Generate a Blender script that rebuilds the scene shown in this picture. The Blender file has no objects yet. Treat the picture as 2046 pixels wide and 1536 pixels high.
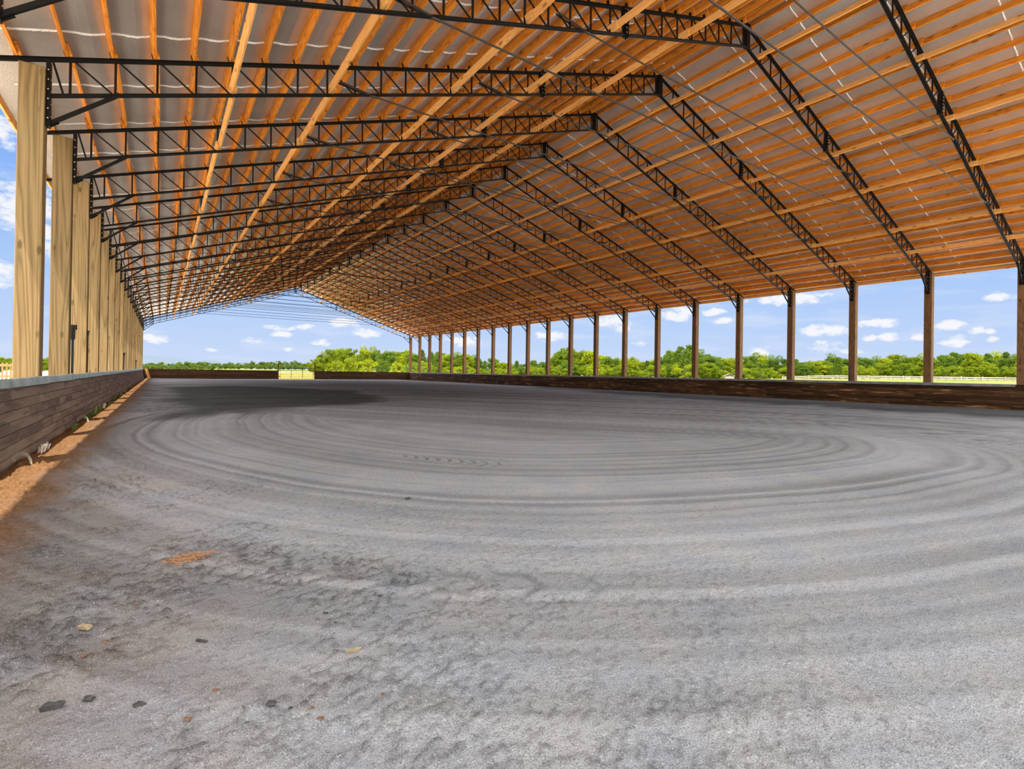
import bpy, bmesh, math, random
import numpy as np
from mathutils import Vector, Matrix
random.seed(7); rng = np.random.default_rng(11)
scene = bpy.context.scene
COL = scene.collection
# ------------------------------------------------------------------ camera
BAY = 3.05
F, CX, CYP = 1005.0, 1023.0, 738.75
YAW, PIT, ROL = 0.6096, 0.0053, 0.0150
CAM = Vector((-13.455, -4.730, 1.226))
FW = Vector((math.sin(YAW)*math.cos(PIT), math.cos(YAW)*math.cos(PIT), math.sin(PIT)))
RT0 = Vector((math.cos(YAW), -math.sin(YAW), 0)); UP0 = RT0.cross(FW)
RT = RT0*math.cos(ROL) + UP0*math.sin(ROL); UP = UP0*math.cos(ROL) - RT0*math.sin(ROL)
cd = bpy.data.cameras.new('camera'); cam = bpy.data.objects.new('camera', cd); COL.objects.link(cam)
cd.sensor_width = 36; cd.lens = 36*F/2046; cd.shift_y = -(768-CYP)/2046; cd.clip_end = 8000; cd.clip_start = .05
cam.matrix_world = Matrix(((RT.x, UP.x, -FW.x, CAM.x), (RT.y, UP.y, -FW.y, CAM.y), (RT.z, UP.z, -FW.z, CAM.z), (0, 0, 0, 1)))
scene.camera = cam
scene.view_settings.view_transform = 'Standard'; scene.view_settings.look = 'None'
scene.view_settings.gamma = 1; scene.view_settings.use_curve_mapping = False
scene.view_settings.exposure = 0.0
cy = scene.cycles
cy.max_bounces = 8; cy.diffuse_bounces = 4; cy.glossy_bounces = 3; cy.transmission_bounces = 2; cy.transparent_max_bounces = 4
cy.caustics_reflective = False; cy.caustics_refractive = False; cy.sample_clamp_indirect = 6

def ray(px, py):                                   # direction through a point of the photograph
    return FW + RT*((px-CX)/F) - UP*((py-CYP)/F)
def project(p):
    d = Vector(p)-CAM; w = d.dot(FW)
    if w < .05: return None
    return CX+F*d.dot(RT)/w, CYP-F*d.dot(UP)/w, w

# ------------------------------------------------------------------ sun and sky
SUN_STRENGTH = 6.3
SKY_STRENGTH = 1.0
ZENITH = 3.2          # unseen overhead sky, made brighter to fill the interior
SKY_FILL = 3.0            # added brightness in the sky outside the view, fills the shaded interior
sd = bpy.data.lights.new('sun', 'SUN'); so = bpy.data.objects.new('sun', sd); COL.objects.link(so)
sd.energy = SUN_STRENGTH; sd.angle = math.radians(.55); sd.color = (1.0, .93, .82)
sdir = Vector((.25, .26, -1.0))
so.rotation_euler = sdir.to_track_quat('-Z', 'Y').to_euler(); so.location = (-40, -20, 60)

world = bpy.data.worlds.new('sky'); scene.world = world; world.use_nodes = True
wt = world.node_tree; wt.nodes.clear()
def N(nt, typ, **kw):
    n = nt.nodes.new(typ)
    for k, v in kw.items():
        if k == 'ins':
            for kk, vv in v.items():
                if hasattr(vv, 'links') or isinstance(vv, bpy.types.NodeSocket): nt.links.new(vv, n.inputs[kk])
                else: n.inputs[kk].default_value = vv
        else: setattr(n, k, v)
    return n
def M(nt, op, a, b=0.0, c=None, clamp=False):
    n = nt.nodes.new('ShaderNodeMath'); n.operation = op; n.use_clamp = clamp
    for i, v in enumerate((a, b, c)):
        if v is None: continue
        if isinstance(v, bpy.types.NodeSocket): nt.links.new(v, n.inputs[i])
        else: n.inputs[i].default_value = v
    return n.outputs[0]
def RAMP(nt, fac, stops, interp='LINEAR'):
    n = nt.nodes.new('ShaderNodeValToRGB'); n.color_ramp.interpolation = interp
    el = n.color_ramp.elements
    while len(el) < len(stops): el.new(.5)
    for e, (p, c) in zip(el, stops):
        e.position = p; e.color = (*c, 1) if len(c) == 3 else c
    nt.links.new(fac, n.inputs[0]); return n.outputs[0]
def SRGB(r, g, b):
    f = lambda v: (v/255/12.92) if v/255 <= .04045 else ((v/255+.055)/1.055)**2.4
    return (f(r), f(g), f(b))
def MIX(nt, fac, a, b, blend='MIX'):
    n = nt.nodes.new('ShaderNodeMix'); n.data_type = 'RGBA'; n.blend_type = blend
    for i, v in ((0, fac), (6, a), (7, b)):
        if isinstance(v, bpy.types.NodeSocket): nt.links.new(v, n.inputs[i])
        elif i == 0: n.inputs[0].default_value = v
        else: n.inputs[i].default_value = (*v, 1) if len(v) == 3 else v
    return n.outputs[2]

tc = N(wt, 'ShaderNodeTexCoord'); sp = N(wt, 'ShaderNodeSeparateXYZ', ins={0: tc.outputs['Generated']})
az = M(wt, 'ARCTAN2', sp.outputs[0], sp.outputs[1]); elv = M(wt, 'ARCSINE', sp.outputs[2])
grad = RAMP(wt, M(wt, 'DIVIDE', elv, 1.5708, clamp=True), [(0, SRGB(204, 220, 248)), (.05, SRGB(188, 212, 250)), (.12, SRGB(162, 198, 250)),
            (.25, SRGB(112, 165, 245)), (.40, (.5, .62, .85)), (.6, (ZENITH*.95, ZENITH, ZENITH*1.05)), (1, (ZENITH*.95, ZENITH, ZENITH*1.05))])
cv = N(wt, 'ShaderNodeCombineXYZ', ins={0: M(wt, 'MULTIPLY', az, 38), 1: M(wt, 'MULTIPLY', elv, 70), 2: 0.0})
nz = N(wt, 'ShaderNodeTexNoise', noise_dimensions='2D', ins={'Vector': cv.outputs[0], 'Scale': 1.0, 'Detail': 5.0, 'Roughness': .62}).outputs[0]
nzl = M(wt, 'MULTIPLY', M(wt, 'SUBTRACT', nz, .5), 4.2)
CLOUDS = [(1102,671,28,8),(1355,627,34,11),(1224,641,30,11),(1243,657,12,6),(1277,686,12,5),(930,682,30,9),(1577,597,60,11),(1652,660,46,10),(1652,692,26,10),
 (1735,674,13,6),(1779,673,20,7),(1753,646,38,7),(1896,649,34,7),(1951,660,16,6),(1979,660,10,5),(1911,682,28,9),(1984,678,12,5),(1839,672,18,6),(1517,702,18,9),
 (1422,624,24,6),(2000,594,30,8),(559,654,26,5),(562,668,16,5),(612,654,16,5),(734,664,30,8),(641,684,20,5),(686,644,30,7),(504,680,22,5),(313,676,30,7),(422,698,12,4),
 (55,415,70,42),(0,262,40,26),(0,546,34,20),(100,470,30,30),(575,698,10,4),(1700,700,20,5),(1440,640,20,5)]
mask = None
for (px, py, hw, hh) in CLOUDS:
    d = ray(px, py).normalized(); a0 = math.atan2(d.x, d.y); e0 = math.asin(d.z)
    d2 = ray(px+hw, py).normalized(); wa = max(.004, abs(math.atan2(d2.x, d2.y)-a0))*1.25
    d3 = ray(px, py-hh).normalized(); we = max(.003, abs(math.asin(d3.z)-e0))*1.35
    u = M(wt, 'DIVIDE', M(wt, 'SUBTRACT', az, a0), wa); v = M(wt, 'DIVIDE', M(wt, 'SUBTRACT', elv, e0), we)
    r2 = M(wt, 'ADD', M(wt, 'MULTIPLY', u, u), M(wt, 'MULTIPLY', v, v))
    e = M(wt, 'SUBTRACT', 1.0, r2)
    mask = e if mask is None else M(wt, 'MAXIMUM', mask, e)
m2 = M(wt, 'ADD', M(wt, 'MAXIMUM', mask, -1.2), nzl)
cl = N(wt, 'ShaderNodeMapRange', interpolation_type='SMOOTHSTEP', ins={0: m2, 1: -.25, 2: 1.15, 3: 0.0, 4: .92}).outputs[0]
wisp = N(wt, 'ShaderNodeTexNoise', noise_dimensions='2D', ins={'Vector': N(wt, 'ShaderNodeCombineXYZ', ins={0: M(wt, 'MULTIPLY', az, 9), 1: M(wt, 'MULTIPLY', elv, 45), 2: 0.0}).outputs[0], 'Scale': 1.0, 'Detail': 4.0}).outputs[0]
wispm = N(wt, 'ShaderNodeMapRange', ins={0: wisp, 1: .5, 2: .8, 3: 0.0, 4: .45}).outputs[0]
skyc = MIX(wt, wispm, grad, SRGB(226, 234, 250))
skyc = MIX(wt, cl, skyc, SRGB(250, 250, 253))
skyc = MIX(wt, M(wt, 'GREATER_THAN', elv, .62), skyc, grad)
daz = M(wt, 'ABSOLUTE', M(wt, 'WRAP', M(wt, 'SUBTRACT', az, .61), math.pi, -math.pi))
fill_mask = N(wt, 'ShaderNodeMapRange', interpolation_type='SMOOTHSTEP', ins={0: daz, 1: 1.0, 2: 1.45, 3: 0.0, 4: 1.0}).outputs[0]
skyc = MIX(wt, fill_mask, skyc, (SKY_FILL, SKY_FILL*.98, SKY_FILL*.95))
bg = N(wt, 'ShaderNodeBackground', ins={0: skyc, 1: SKY_STRENGTH})
wo = N(wt, 'ShaderNodeOutputWorld', ins={0: bg.outputs[0]})

# ------------------------------------------------------------------ helpers
def tag(o, label=None, cat=None, group=None, kind=None):
    if label: o['label'] = label
    if cat: o['category'] = cat
    if group: o['group'] = group
    if kind: o['kind'] = kind
    return o
def empty(name, loc, label, cat, group=None):
    o = bpy.data.objects.new(name, None); COL.objects.link(o); o.location = loc; o.empty_display_size = .2
    return tag(o, label, cat, group)
def link(name, me, parent=None, loc=(0, 0, 0), rot=None):
    o = bpy.data.objects.new(name, me); COL.objects.link(o); o.location = loc
    if rot: o.rotation_euler = rot
    if parent: o.parent = parent
    return o
class MB:
    """collects solid pieces, then becomes one mesh"""
    def __init__(s): s.v = []; s.f = []; s.mi = []; s.at = []; s.cur = 0; s.val = 0.0
    def raw(s, vs, fs):
        b = len(s.v); s.v += [tuple(v) for v in vs]; s.f += [tuple(b+i for i in f) for f in fs]
        s.mi += [s.cur]*len(fs); s.at += [s.val]*len(vs)
    def box(s, lo, hi):
        x0, y0, z0 = lo; x1, y1, z1 = hi
        s.raw([(x0,y0,z0),(x1,y0,z0),(x1,y1,z0),(x0,y1,z0),(x0,y0,z1),(x1,y0,z1),(x1,y1,z1),(x0,y1,z1)],
              [(0,3,2,1),(4,5,6,7),(0,1,5,4),(1,2,6,5),(2,3,7,6),(3,0,4,7)])
    def bar(s, p, q, wa, wb, side=(0, 1, 0)):
        """rectangular bar from p to q; wa along 'side', wb across it"""
        p, q = Vector(p), Vector(q); d = (q-p).normalized(); a = Vector(side); a = (a-d*a.dot(d)).normalized(); b = d.cross(a)
        a = a*wa/2; b = b*wb/2
        s.raw([p-a-b, p+a-b, p+a+b, p-a+b, q-a-b, q+a-b, q+a+b, q-a+b],
              [(0,3,2,1),(4,5,6,7),(0,1,5,4),(1,2,6,5),(2,3,7,6),(3,0,4,7)])
    def tube(s, pts, r, n=8, r2=None):
        pts = [Vector(p) for p in pts]; rings = []; b = len(s.v); vs = []
        for i, p in enumerate(pts):
            d = (pts[min(i+1, len(pts)-1)]-pts[max(i-1, 0)]).normalized()
            a = Vector((0, 0, 1)) if abs(d.z) < .9 else Vector((1, 0, 0)); a = (a-d*a.dot(d)).normalized(); c = d.cross(a)
            rr = r if r2 is None else r+(r2-r)*i/(len(pts)-1)
            for k in range(n):
                t = 2*math.pi*k/n; vs.append(p+a*math.cos(t)*rr+c*math.sin(t)*rr)
        fs = []
        for i in range(len(pts)-1):
            for k in range(n):
                fs.append((i*n+k, i*n+(k+1) % n, (i+1)*n+(k+1) % n, (i+1)*n+k))
        fs.append(tuple(range(n-1, -1, -1))); fs.append(tuple(range((len(pts)-1)*n, len(pts)*n)))
        s.raw(vs, fs)
    def mesh(s, name, mats, smooth=False):
        me = bpy.data.meshes.new(name); me.from_pydata(s.v, [], s.f)
        for m in (mats if isinstance(mats, (list, tuple)) else [mats]): me.materials.append(m)
        me.polygons.foreach_set('material_index', s.mi)
        if any(s.at): 
            a = me.attributes.new('var', 'FLOAT', 'POINT'); a.data.foreach_set('value', s.at)
        if smooth: me.polygons.foreach_set('use_smooth', [True]*len(s.f))
        me.update(); return me
def bevel_mesh(me, w):
    bm = bmesh.new(); bm.from_mesh(me)
    bmesh.ops.bevel(bm, geom=bm.edges[:], offset=w, segments=1, affect='EDGES'); bm.to_mesh(me); bm.free(); return me
ORD = ['zeroth','first','second','third','fourth','fifth','sixth','seventh','eighth','ninth','tenth','eleventh','twelfth','thirteenth','fourteenth','fifteenth','sixteenth',
       'seventeenth','eighteenth','nineteenth','twentieth','twenty-first','twenty-second','twenty-third','twenty-fourth','twenty-fifth','twenty-sixth','twenty-seventh','twenty-eighth','twenty-ninth','thirtieth']
def ordn(n):
    if n < len(ORD): return ORD[n]
    tens = {3: 'thirt', 4: 'fort', 5: 'fift', 6: 'sixt', 7: 'sevent'}
    full = {3: 'thirty', 4: 'forty', 5: 'fifty', 6: 'sixty', 7: 'seventy'}
    return tens[n//10]+'ieth' if n % 10 == 0 else full[n//10]+'-'+ORD[n % 10]

# ------------------------------------------------------------------ materials
def new_mat(name):
    m = bpy.data.materials.new(name); m.use_nodes = True; nt = m.node_tree; nt.nodes.clear()
    b = N(nt, 'ShaderNodeBsdfPrincipled'); o = N(nt, 'ShaderNodeOutputMaterial', ins={0: b.outputs[0]})
    return m, nt, b
def plain(name, col, rough=.6, metal=0.0, var=.0, nscale=8):
    m, nt, b = new_mat(name)
    c = N(nt, 'ShaderNodeTexCoord').outputs['Object']
    nn = N(nt, 'ShaderNodeTexNoise', ins={'Vector': c, 'Scale': nscale, 'Detail': 4.0}).outputs[0]
    k = N(nt, 'ShaderNodeMapRange', ins={0: nn, 1: .3, 2: .7, 3: 1-var, 4: 1+var}).outputs[0]
    nt.links.new(MIX(nt, 1.0, col, N(nt, 'ShaderNodeCombineColor', ins={0: k, 1: k, 2: k}).outputs[0], 'MULTIPLY'), b.inputs['Base Color'])
    b.inputs['Roughness'].default_value = rough; b.inputs['Metallic'].default_value = metal
    return m
def wood(name, light, dark, axis, rough=.75, spec=.2, knots=True, grain=1.0, objvar=.18, tint=None, attr=False, stretch=.9, fleck=None):
    """long-grained timber: stretched noise rings, dark knots, board-to-board variation"""
    m, nt, b = new_mat(name)
    c = N(nt, 'ShaderNodeTexCoord').outputs['Object']
    rnd = N(nt, 'ShaderNodeAttribute', attribute_name='var').outputs['Fac'] if attr else N(nt, 'ShaderNodeObjectInfo').outputs['Random']
    off = N(nt, 'ShaderNodeCombineXYZ', ins={0: M(nt, 'MULTIPLY', rnd, 37.0), 1: M(nt, 'MULTIPLY', rnd, 91.0), 2: M(nt, 'MULTIPLY', rnd, 53.0)}).outputs[0]
    cc = N(nt, 'ShaderNodeVectorMath', operation='ADD', ins={0: c, 1: off}).outputs[0]
    st = [9.0, 9.0, 9.0]; st[axis] = stretch
    mp = N(nt, 'ShaderNodeMapping', ins={'Vector': cc, 'Scale': st}).outputs[0]
    big = N(nt, 'ShaderNodeTexNoise', ins={'Vector': mp, 'Scale': .55, 'Detail': 2.0, 'Distortion': .4}).outputs[0]
    rings = M(nt, 'FRACT', M(nt, 'MULTIPLY', big, 11.0*grain))
    tri = M(nt, 'ABSOLUTE', M(nt, 'SUBTRACT', M(nt, 'MULTIPLY', rings, 2), 1))
    st2 = [60.0, 60.0, 60.0]; st2[axis] = 2.0
    fib = N(nt, 'ShaderNodeTexNoise', ins={'Vector': N(nt, 'ShaderNodeMapping', ins={'Vector': cc, 'Scale': st2}).outputs[0], 'Scale': 1.0, 'Detail': 3.0}).outputs[0]
    g = M(nt, 'ADD', M(nt, 'MULTIPLY', M(nt, 'POWER', tri, 2.0), .55), M(nt, 'MULTIPLY', fib, .5))
    col = RAMP(nt, g, [(.08, light), (.85, dark)])
    if knots:
        st3 = [5.0, 5.0, 5.0]; st3[axis] = 1.9
        vo = N(nt, 'ShaderNodeTexVoronoi', ins={'Vector': N(nt, 'ShaderNodeMapping', ins={'Vector': cc, 'Scale': st3}).outputs[0], 'Scale': 1.0}).outputs['Distance']
        kn = N(nt, 'ShaderNodeMapRange', interpolation_type='SMOOTHSTEP', ins={0: vo, 1: .07, 2: .2, 3: .85, 4: 0.0}).outputs[0]
        col = MIX(nt, kn, col, tuple(x*.35 for x in dark))
    if tint:
        col = MIX(nt, M(nt, 'MULTIPLY', N(nt, 'ShaderNodeTexNoise', ins={'Vector': cc, 'Scale': 1.2, 'Detail': 3.0}).outputs[0], .55), col, tint)
    if fleck:
        st4 = [14.0, 14.0, 14.0]; st4[axis] = 1.1
        fl = N(nt, 'ShaderNodeTexNoise', ins={'Vector': N(nt, 'ShaderNodeMapping', ins={'Vector': c, 'Scale': st4}).outputs[0], 'Scale': 1.0, 'Detail': 3.0}).outputs[0]
        col = MIX(nt, N(nt, 'ShaderNodeMapRange', ins={0: fl, 1: .60, 2: .68, 3: 0.0, 4: .8}).outputs[0], col, fleck)
    k = M(nt, 'ADD', M(nt, 'MULTIPLY', rnd, 2*objvar), 1-objvar)
    kc = N(nt, 'ShaderNodeCombineColor', ins={0: k, 1: k, 2: k}).outputs[0]
    nt.links.new(MIX(nt, 1.0, col, kc, 'MULTIPLY'), b.inputs['Base Color'])
    b.inputs['Roughness'].default_value = rough; b.inputs['Specular IOR Level'].default_value = spec
    bp = N(nt, 'ShaderNodeBump', ins={'Height': g, 'Strength': .25, 'Distance': .01})
    nt.links.new(bp.outputs[0], b.inputs['Normal'])
    return m
ORANGE_L, ORANGE_D = (.86, .33, .042), (.55, .15, .012)
mat_purlin = wood('purlin lumber', ORANGE_L, ORANGE_D, 1, knots=True, objvar=.16)
mat_purlin_attr = wood('purlin lumber far', ORANGE_L, ORANGE_D, 1, knots=True, objvar=.16, attr=True)
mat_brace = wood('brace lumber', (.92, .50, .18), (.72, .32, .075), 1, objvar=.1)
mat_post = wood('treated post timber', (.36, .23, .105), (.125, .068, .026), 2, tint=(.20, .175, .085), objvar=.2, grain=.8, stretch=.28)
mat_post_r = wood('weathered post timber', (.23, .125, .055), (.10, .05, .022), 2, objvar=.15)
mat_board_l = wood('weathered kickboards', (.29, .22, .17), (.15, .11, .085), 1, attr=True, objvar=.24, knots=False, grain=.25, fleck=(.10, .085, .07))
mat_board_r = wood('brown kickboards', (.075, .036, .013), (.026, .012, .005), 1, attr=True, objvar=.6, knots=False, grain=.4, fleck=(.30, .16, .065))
mat_board_f = wood('brown end kickboards', (.12, .06, .028), (.045, .022, .010), 0, attr=True, objvar=.35, knots=False)
mat_fence = wood('pale rail timber', (.42, .25, .11), (.26, .14, .06), 0, knots=False)
mat_fence_g = wood('grey rail timber', (.55, .48, .42), (.33, .27, .23), 0, knots=False)
mat_steel = plain('black painted steel', (.006, .005, .0045), .6, 0.0, .3, 20); mat_steel.node_tree.nodes['Principled BSDF'].inputs['Specular IOR Level'].default_value = .2
mat_rod = plain('dark brown steel rod', (.035, .026, .023), .5, .1, .25, 20)
mat_bolt = plain('zinc bolt heads', (.75, .75, .75), .35, .8)
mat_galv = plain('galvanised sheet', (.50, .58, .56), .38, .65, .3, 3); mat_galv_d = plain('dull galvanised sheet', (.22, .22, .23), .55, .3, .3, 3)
mat_gate = plain('green gate paint', (.03, .075, .035), .5, .1)
mat_black = plain('black plastic', (.02, .018, .02), .5)
mat_bark = plain('bark', (.10, .075, .055), .9, 0, .3)
mat_tin = plain('grey sheet roof', (.5, .5, .52), .5, .2)
mat_chip = plain('split wood chip', (.42, .33, .20), .8, 0, .3, 40)
mat_straw = plain('orange straw', (.50, .26, .13), .8, 0, .4, 60)
mat_clod = plain('dark clod', (.075, .07, .068), .9, 0, .4, 60)
mat_frag = plain('rust bark fragment', (.24, .12, .07), .9, 0, .4, 60)
mat_weed = plain('weed leaf', (.10, .16, .03), .7, 0, .4, 20)
mat_dry = plain('bleached stalk', (.75, .70, .60), .7, 0, .2, 20)
mat_hill_haze = plain('haze-tinted wooded hills', (.098, .135, .175), 1, 0, .06, .01)  # distance haze is mixed into this blue-grey base colour

def foil_mat():
    m, nt, b = new_mat('silver insulation foil')
    c = N(nt, 'ShaderNodeTexCoord').outputs['Object']
    nn = N(nt, 'ShaderNodeTexNoise', ins={'Vector': c, 'Scale': 55.0, 'Detail': 2.0}).outputs[0]
    n2 = N(nt, 'ShaderNodeTexNoise', ins={'Vector': c, 'Scale': 1.3, 'Detail': 3.0}).outputs[0]
    g = M(nt, 'ADD', M(nt, 'MULTIPLY', nn, .4), M(nt, 'MULTIPLY', n2, .6))
    nt.links.new(RAMP(nt, g, [(.3, (.58, .54, .50)), (.7, (.80, .75, .70))]), b.inputs['Base Color'])
    b.inputs['Metallic'].default_value = .65; b.inputs['Roughness'].default_value = .36
    bp = N(nt, 'ShaderNodeBump', ins={'Height': nn, 'Strength': .35, 'Distance': .01}); nt.links.new(bp.outputs[0], b.inputs['Normal'])
    return m
mat_foil = foil_mat()
mat_tape = plain('white seam tape', (.92, .91, .90), .35, 0, .12, 30)

def leaf_mat(name, a, bcol):
    m = bpy.data.materials.new(name); m.use_nodes = True; nt = m.node_tree; nt.nodes.clear()
    rnd = N(nt, 'ShaderNodeObjectInfo').outputs['Random']
    va = N(nt, 'ShaderNodeAttribute', attribute_name='var').outputs['Fac']
    f = M(nt, 'ADD', M(nt, 'MULTIPLY', rnd, .6), M(nt, 'MULTIPLY', va, .55), clamp=True)
    col = RAMP(nt, f, [(0, a), (1, bcol)])
    d = N(nt, 'ShaderNodeBsdfDiffuse', ins={0: col}); t = N(nt, 'ShaderNodeBsdfTranslucent', ins={0: MIX(nt, .5, col, (.30, .36, .03))})
    mx = N(nt, 'ShaderNodeMixShader', ins={0: .38, 1: d.outputs[0], 2: t.outputs[0]})
    N(nt, 'ShaderNodeOutputMaterial', ins={0: mx.outputs[0]}); return m
mat_leaf = leaf_mat('broad leaves', (.05, .12, .012), (.34, .39, .02))
mat_leaf_dark = leaf_mat('dark leaves', (.045, .10, .018), (.15, .23, .03))
mat_leaf_far = leaf_mat('far leaves', (.075, .14, .035), (.17, .24, .04))

# ------------------------------------------------------------------ building dimensions
W = 15.035; PW, PY = .31, .286; L = 20*BAY
SL = .3315; CS = 1/math.sqrt(1+SL*SL); ANG = math.atan(SL)
ZT, ZB = 11.14, 10.565                                 # ridge heights of the chord centre lines
PANEL = .5835; X0 = .16; NODES = [X0+PANEL*n for n in range(26)]
top = lambda x: ZT-SL*abs(x)
bot = lambda x: ZB-SL*abs(x)
POST_TOP = 5.975
EAVE = 15.97
YMIN = -7.0; YMAX = L+PY+.1
YC = PY/2
FOIL = ZT+.036+.200/CS                                  # foil plane at ridge

# ------------------------------------------------------------------ outside ground
def smooth(a, b, x):
    t = np.clip((np.asarray(x, float)-a)/(b-a), 0, 1); return t*t*(3-2*t)
def terrain(x, y):
    x = np.asarray(x, float); y = np.asarray(y, float)
    z = 1.10*smooth(20, 84, x)*(1-.8*smooth(34, 56, y)) + .9*smooth(110, 200, y)*smooth(-4, 14, x)
    return z-.02
def ground_mat():
    m, nt, b = new_mat('field and bounce gravel')
    pos = N(nt, 'ShaderNodeNewGeometry').outputs['Position']; s = N(nt, 'ShaderNodeSeparateXYZ', ins={0: pos})
    n1 = N(nt, 'ShaderNodeTexNoise', ins={'Vector': pos, 'Scale': .15, 'Detail': 5.0}).outputs[0]
    n2 = N(nt, 'ShaderNodeTexNoise', ins={'Vector': pos, 'Scale': 6.0, 'Detail': 4.0}).outputs[0]
    grass = RAMP(nt, M(nt, 'ADD', M(nt, 'MULTIPLY', n1, .6), M(nt, 'MULTIPLY', n2, .4)), [(.3, (.13, .17, .035)), (.7, (.24, .25, .06))])
    bounce_grav = RAMP(nt, n2, [(.3, (.74, .67, .57)), (.7, (.86, .80, .70))])  # unseen pale gravel added to bounce sunlight under the roof
    ax = M(nt, 'ABSOLUTE', s.outputs[0])
    edge = M(nt, 'ADD', ax, M(nt, 'MULTIPLY', n1, 5.0))
    far = M(nt, 'MAXIMUM', N(nt, 'ShaderNodeMapRange', ins={0: edge, 1: 46, 2: 48, 3: 0.0, 4: 1.0}).outputs[0],
            N(nt, 'ShaderNodeMapRange', ins={0: M(nt, 'SUBTRACT', s.outputs[1], M(nt, 'MULTIPLY', n1, 6.0)), 1: 150, 2: 154, 3: 0.0, 4: 1.0}).outputs[0])
    far = M(nt, 'MAXIMUM', far, N(nt, 'ShaderNodeMapRange', ins={0: s.outputs[1], 1: -40, 2: -42, 3: 0.0, 4: 1.0}).outputs[0])
    col = MIX(nt, far, bounce_grav, grass)
    # ochre riding track beyond the gate
    tr = M(nt, 'MULTIPLY', M(nt, 'LESS_THAN', M(nt, 'ABSOLUTE', M(nt, 'SUBTRACT', s.outputs[0], M(nt, 'ADD', 2.0, M(nt, 'MULTIPLY', M(nt, 'SUBTRACT', s.outputs[1], 61), .22)))), 7.0),
           M(nt, 'MULTIPLY', M(nt, 'GREATER_THAN', s.outputs[1], 60), M(nt, 'LESS_THAN', s.outputs[1], 150)))
    col = MIX(nt, tr, col, (.40, .26, .055))
    nt.links.new(col, b.inputs['Base Color']); b.inputs['Roughness'].default_value = .95; b.inputs['Specular IOR Level'].default_value = .1
    return m
def grid_mesh(name, xs, ys, zf, mat):
    X, Y = np.meshgrid(xs, ys, indexing='ij'); Z = zf(X, Y)
    nx, ny = len(xs), len(ys)
    co = np.stack([X, Y, Z], -1).reshape(-1, 3)
    i = np.arange(nx-1)[:, None]*ny+np.arange(ny-1)[None, :]
    fs = np.stack([i, i+ny, i+ny+1, i+1], -1).reshape(-1, 4)
    me = bpy.data.meshes.new(name); me.vertices.add(len(co)); me.vertices.foreach_set('co', co.ravel().astype(np.float32))
    me.loops.add(fs.size); me.loops.foreach_set('vertex_index', fs.ravel().astype(np.int32))
    me.polygons.add(len(fs)); me.polygons.foreach_set('loop_start', np.arange(0, fs.size, 4, dtype=np.int32)); me.polygons.foreach_set('loop_total', np.full(len(fs), 4, np.int32))
    me.polygons.foreach_set('use_smooth', np.ones(len(fs), bool))
    me.materials.append(mat); me.update(calc_edges=True); me.validate(); return me, co
def axis(lo, hi, step): return np.arange(lo, hi+1e-6, step)
gx = np.concatenate([axis(-900, -60, 40), axis(-50, -16, 4), [-15.2, 15.2], axis(16, 60, 4), axis(64, 200, 8), axis(240, 1000, 40)])
gy = np.concatenate([axis(-300, -20, 20), [-7.1], axis(0, 60, 10), [61.3], axis(66, 240, 6), axis(280, 1500, 40)])
me, co = grid_mesh('ground', gx, gy, lambda X, Y: terrain(X, Y)-.03*((abs(X) < 15.5) & (Y > -7.2) & (Y < 61.4)), ground_mat())
tag(link('ground', me), 'grassy field and added pale gravel around the covered arena', 'ground', kind='structure')

# ------------------------------------------------------------------ arena floor (raked grey footing)
def fine(lo, a, b, hi, s, grow, smax):
    out = [a]
    while out[-1] < b: out.append(out[-1]+s)
    st = s
    while out[-1] < hi: st = min(st*grow, smax); out.append(out[-1]+st)
    out[-1] = hi; left = []; st = s; p = a
    while p > lo: st = min(st*grow, smax); p -= st; left.append(p)
    if left: left[-1] = lo
    return np.array(left[::-1]+out)
fx = fine(-14.95, -14.9, -10.2, 15.02, .0125, 1.022, .3)
fy = fine(YMIN, -4.3, -.2, 61.2, .0125, 1.022, .4)
def ground_pt(px, py):
    d = ray(px, py); t = -CAM.z/d.z; return (CAM.x+d.x*t, CAM.y+d.y*t)
LOOP = [(520,815),(455,845),(520,880),(660,905),(820,925),(1000,938),(1200,938),(1400,930),(1550,920),(1645,908),(1688,895),(1692,884),(1665,874),(1600,868),(1400,858),(1100,846),(800,830)]
LP = np.array([ground_pt(*p) for p in LOOP])
# round the loop with Chaikin corner cutting
for _ in range(3):
    Q = .75*LP+.25*np.roll(LP, -1, 0); R = .25*LP+.75*np.roll(LP, -1, 0); LP = np.stack([Q, R], 1).reshape(-1, 2)
def loop_field(P):
    """signed distance (outside > 0) and arc length to the nearest point of the turning loop"""
    A = LP; B = np.roll(LP, -1, 0); seg = B-A; ln = np.hypot(seg[:, 0], seg[:, 1]); cum = np.concatenate([[0], np.cumsum(ln)[:-1]])
    best = np.full(len(P), 1e9); arc = np.zeros(len(P)); inside = np.zeros(len(P), bool)
    for i in range(len(A)):
        d = P-A[i]; t = np.clip((d@seg[i])/(ln[i]**2+1e-12), 0, 1); q = d-t[:, None]*seg[i]; r = np.hypot(q[:, 0], q[:, 1])
        m = r < best; best[m] = r[m]; arc[m] = cum[i]+t[m]*ln[i]
        c = ((A[i, 1] > P[:, 1]) != (B[i, 1] > P[:, 1]))
        with np.errstate(divide='ignore', invalid='ignore'):
            xi = A[i, 0]+(P[:, 1]-A[i, 1])/(B[i, 1]-A[i, 1])*seg[i, 0]
        inside ^= c & (P[:, 0] < xi)
    return np.where(inside, -best, best), arc
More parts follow.
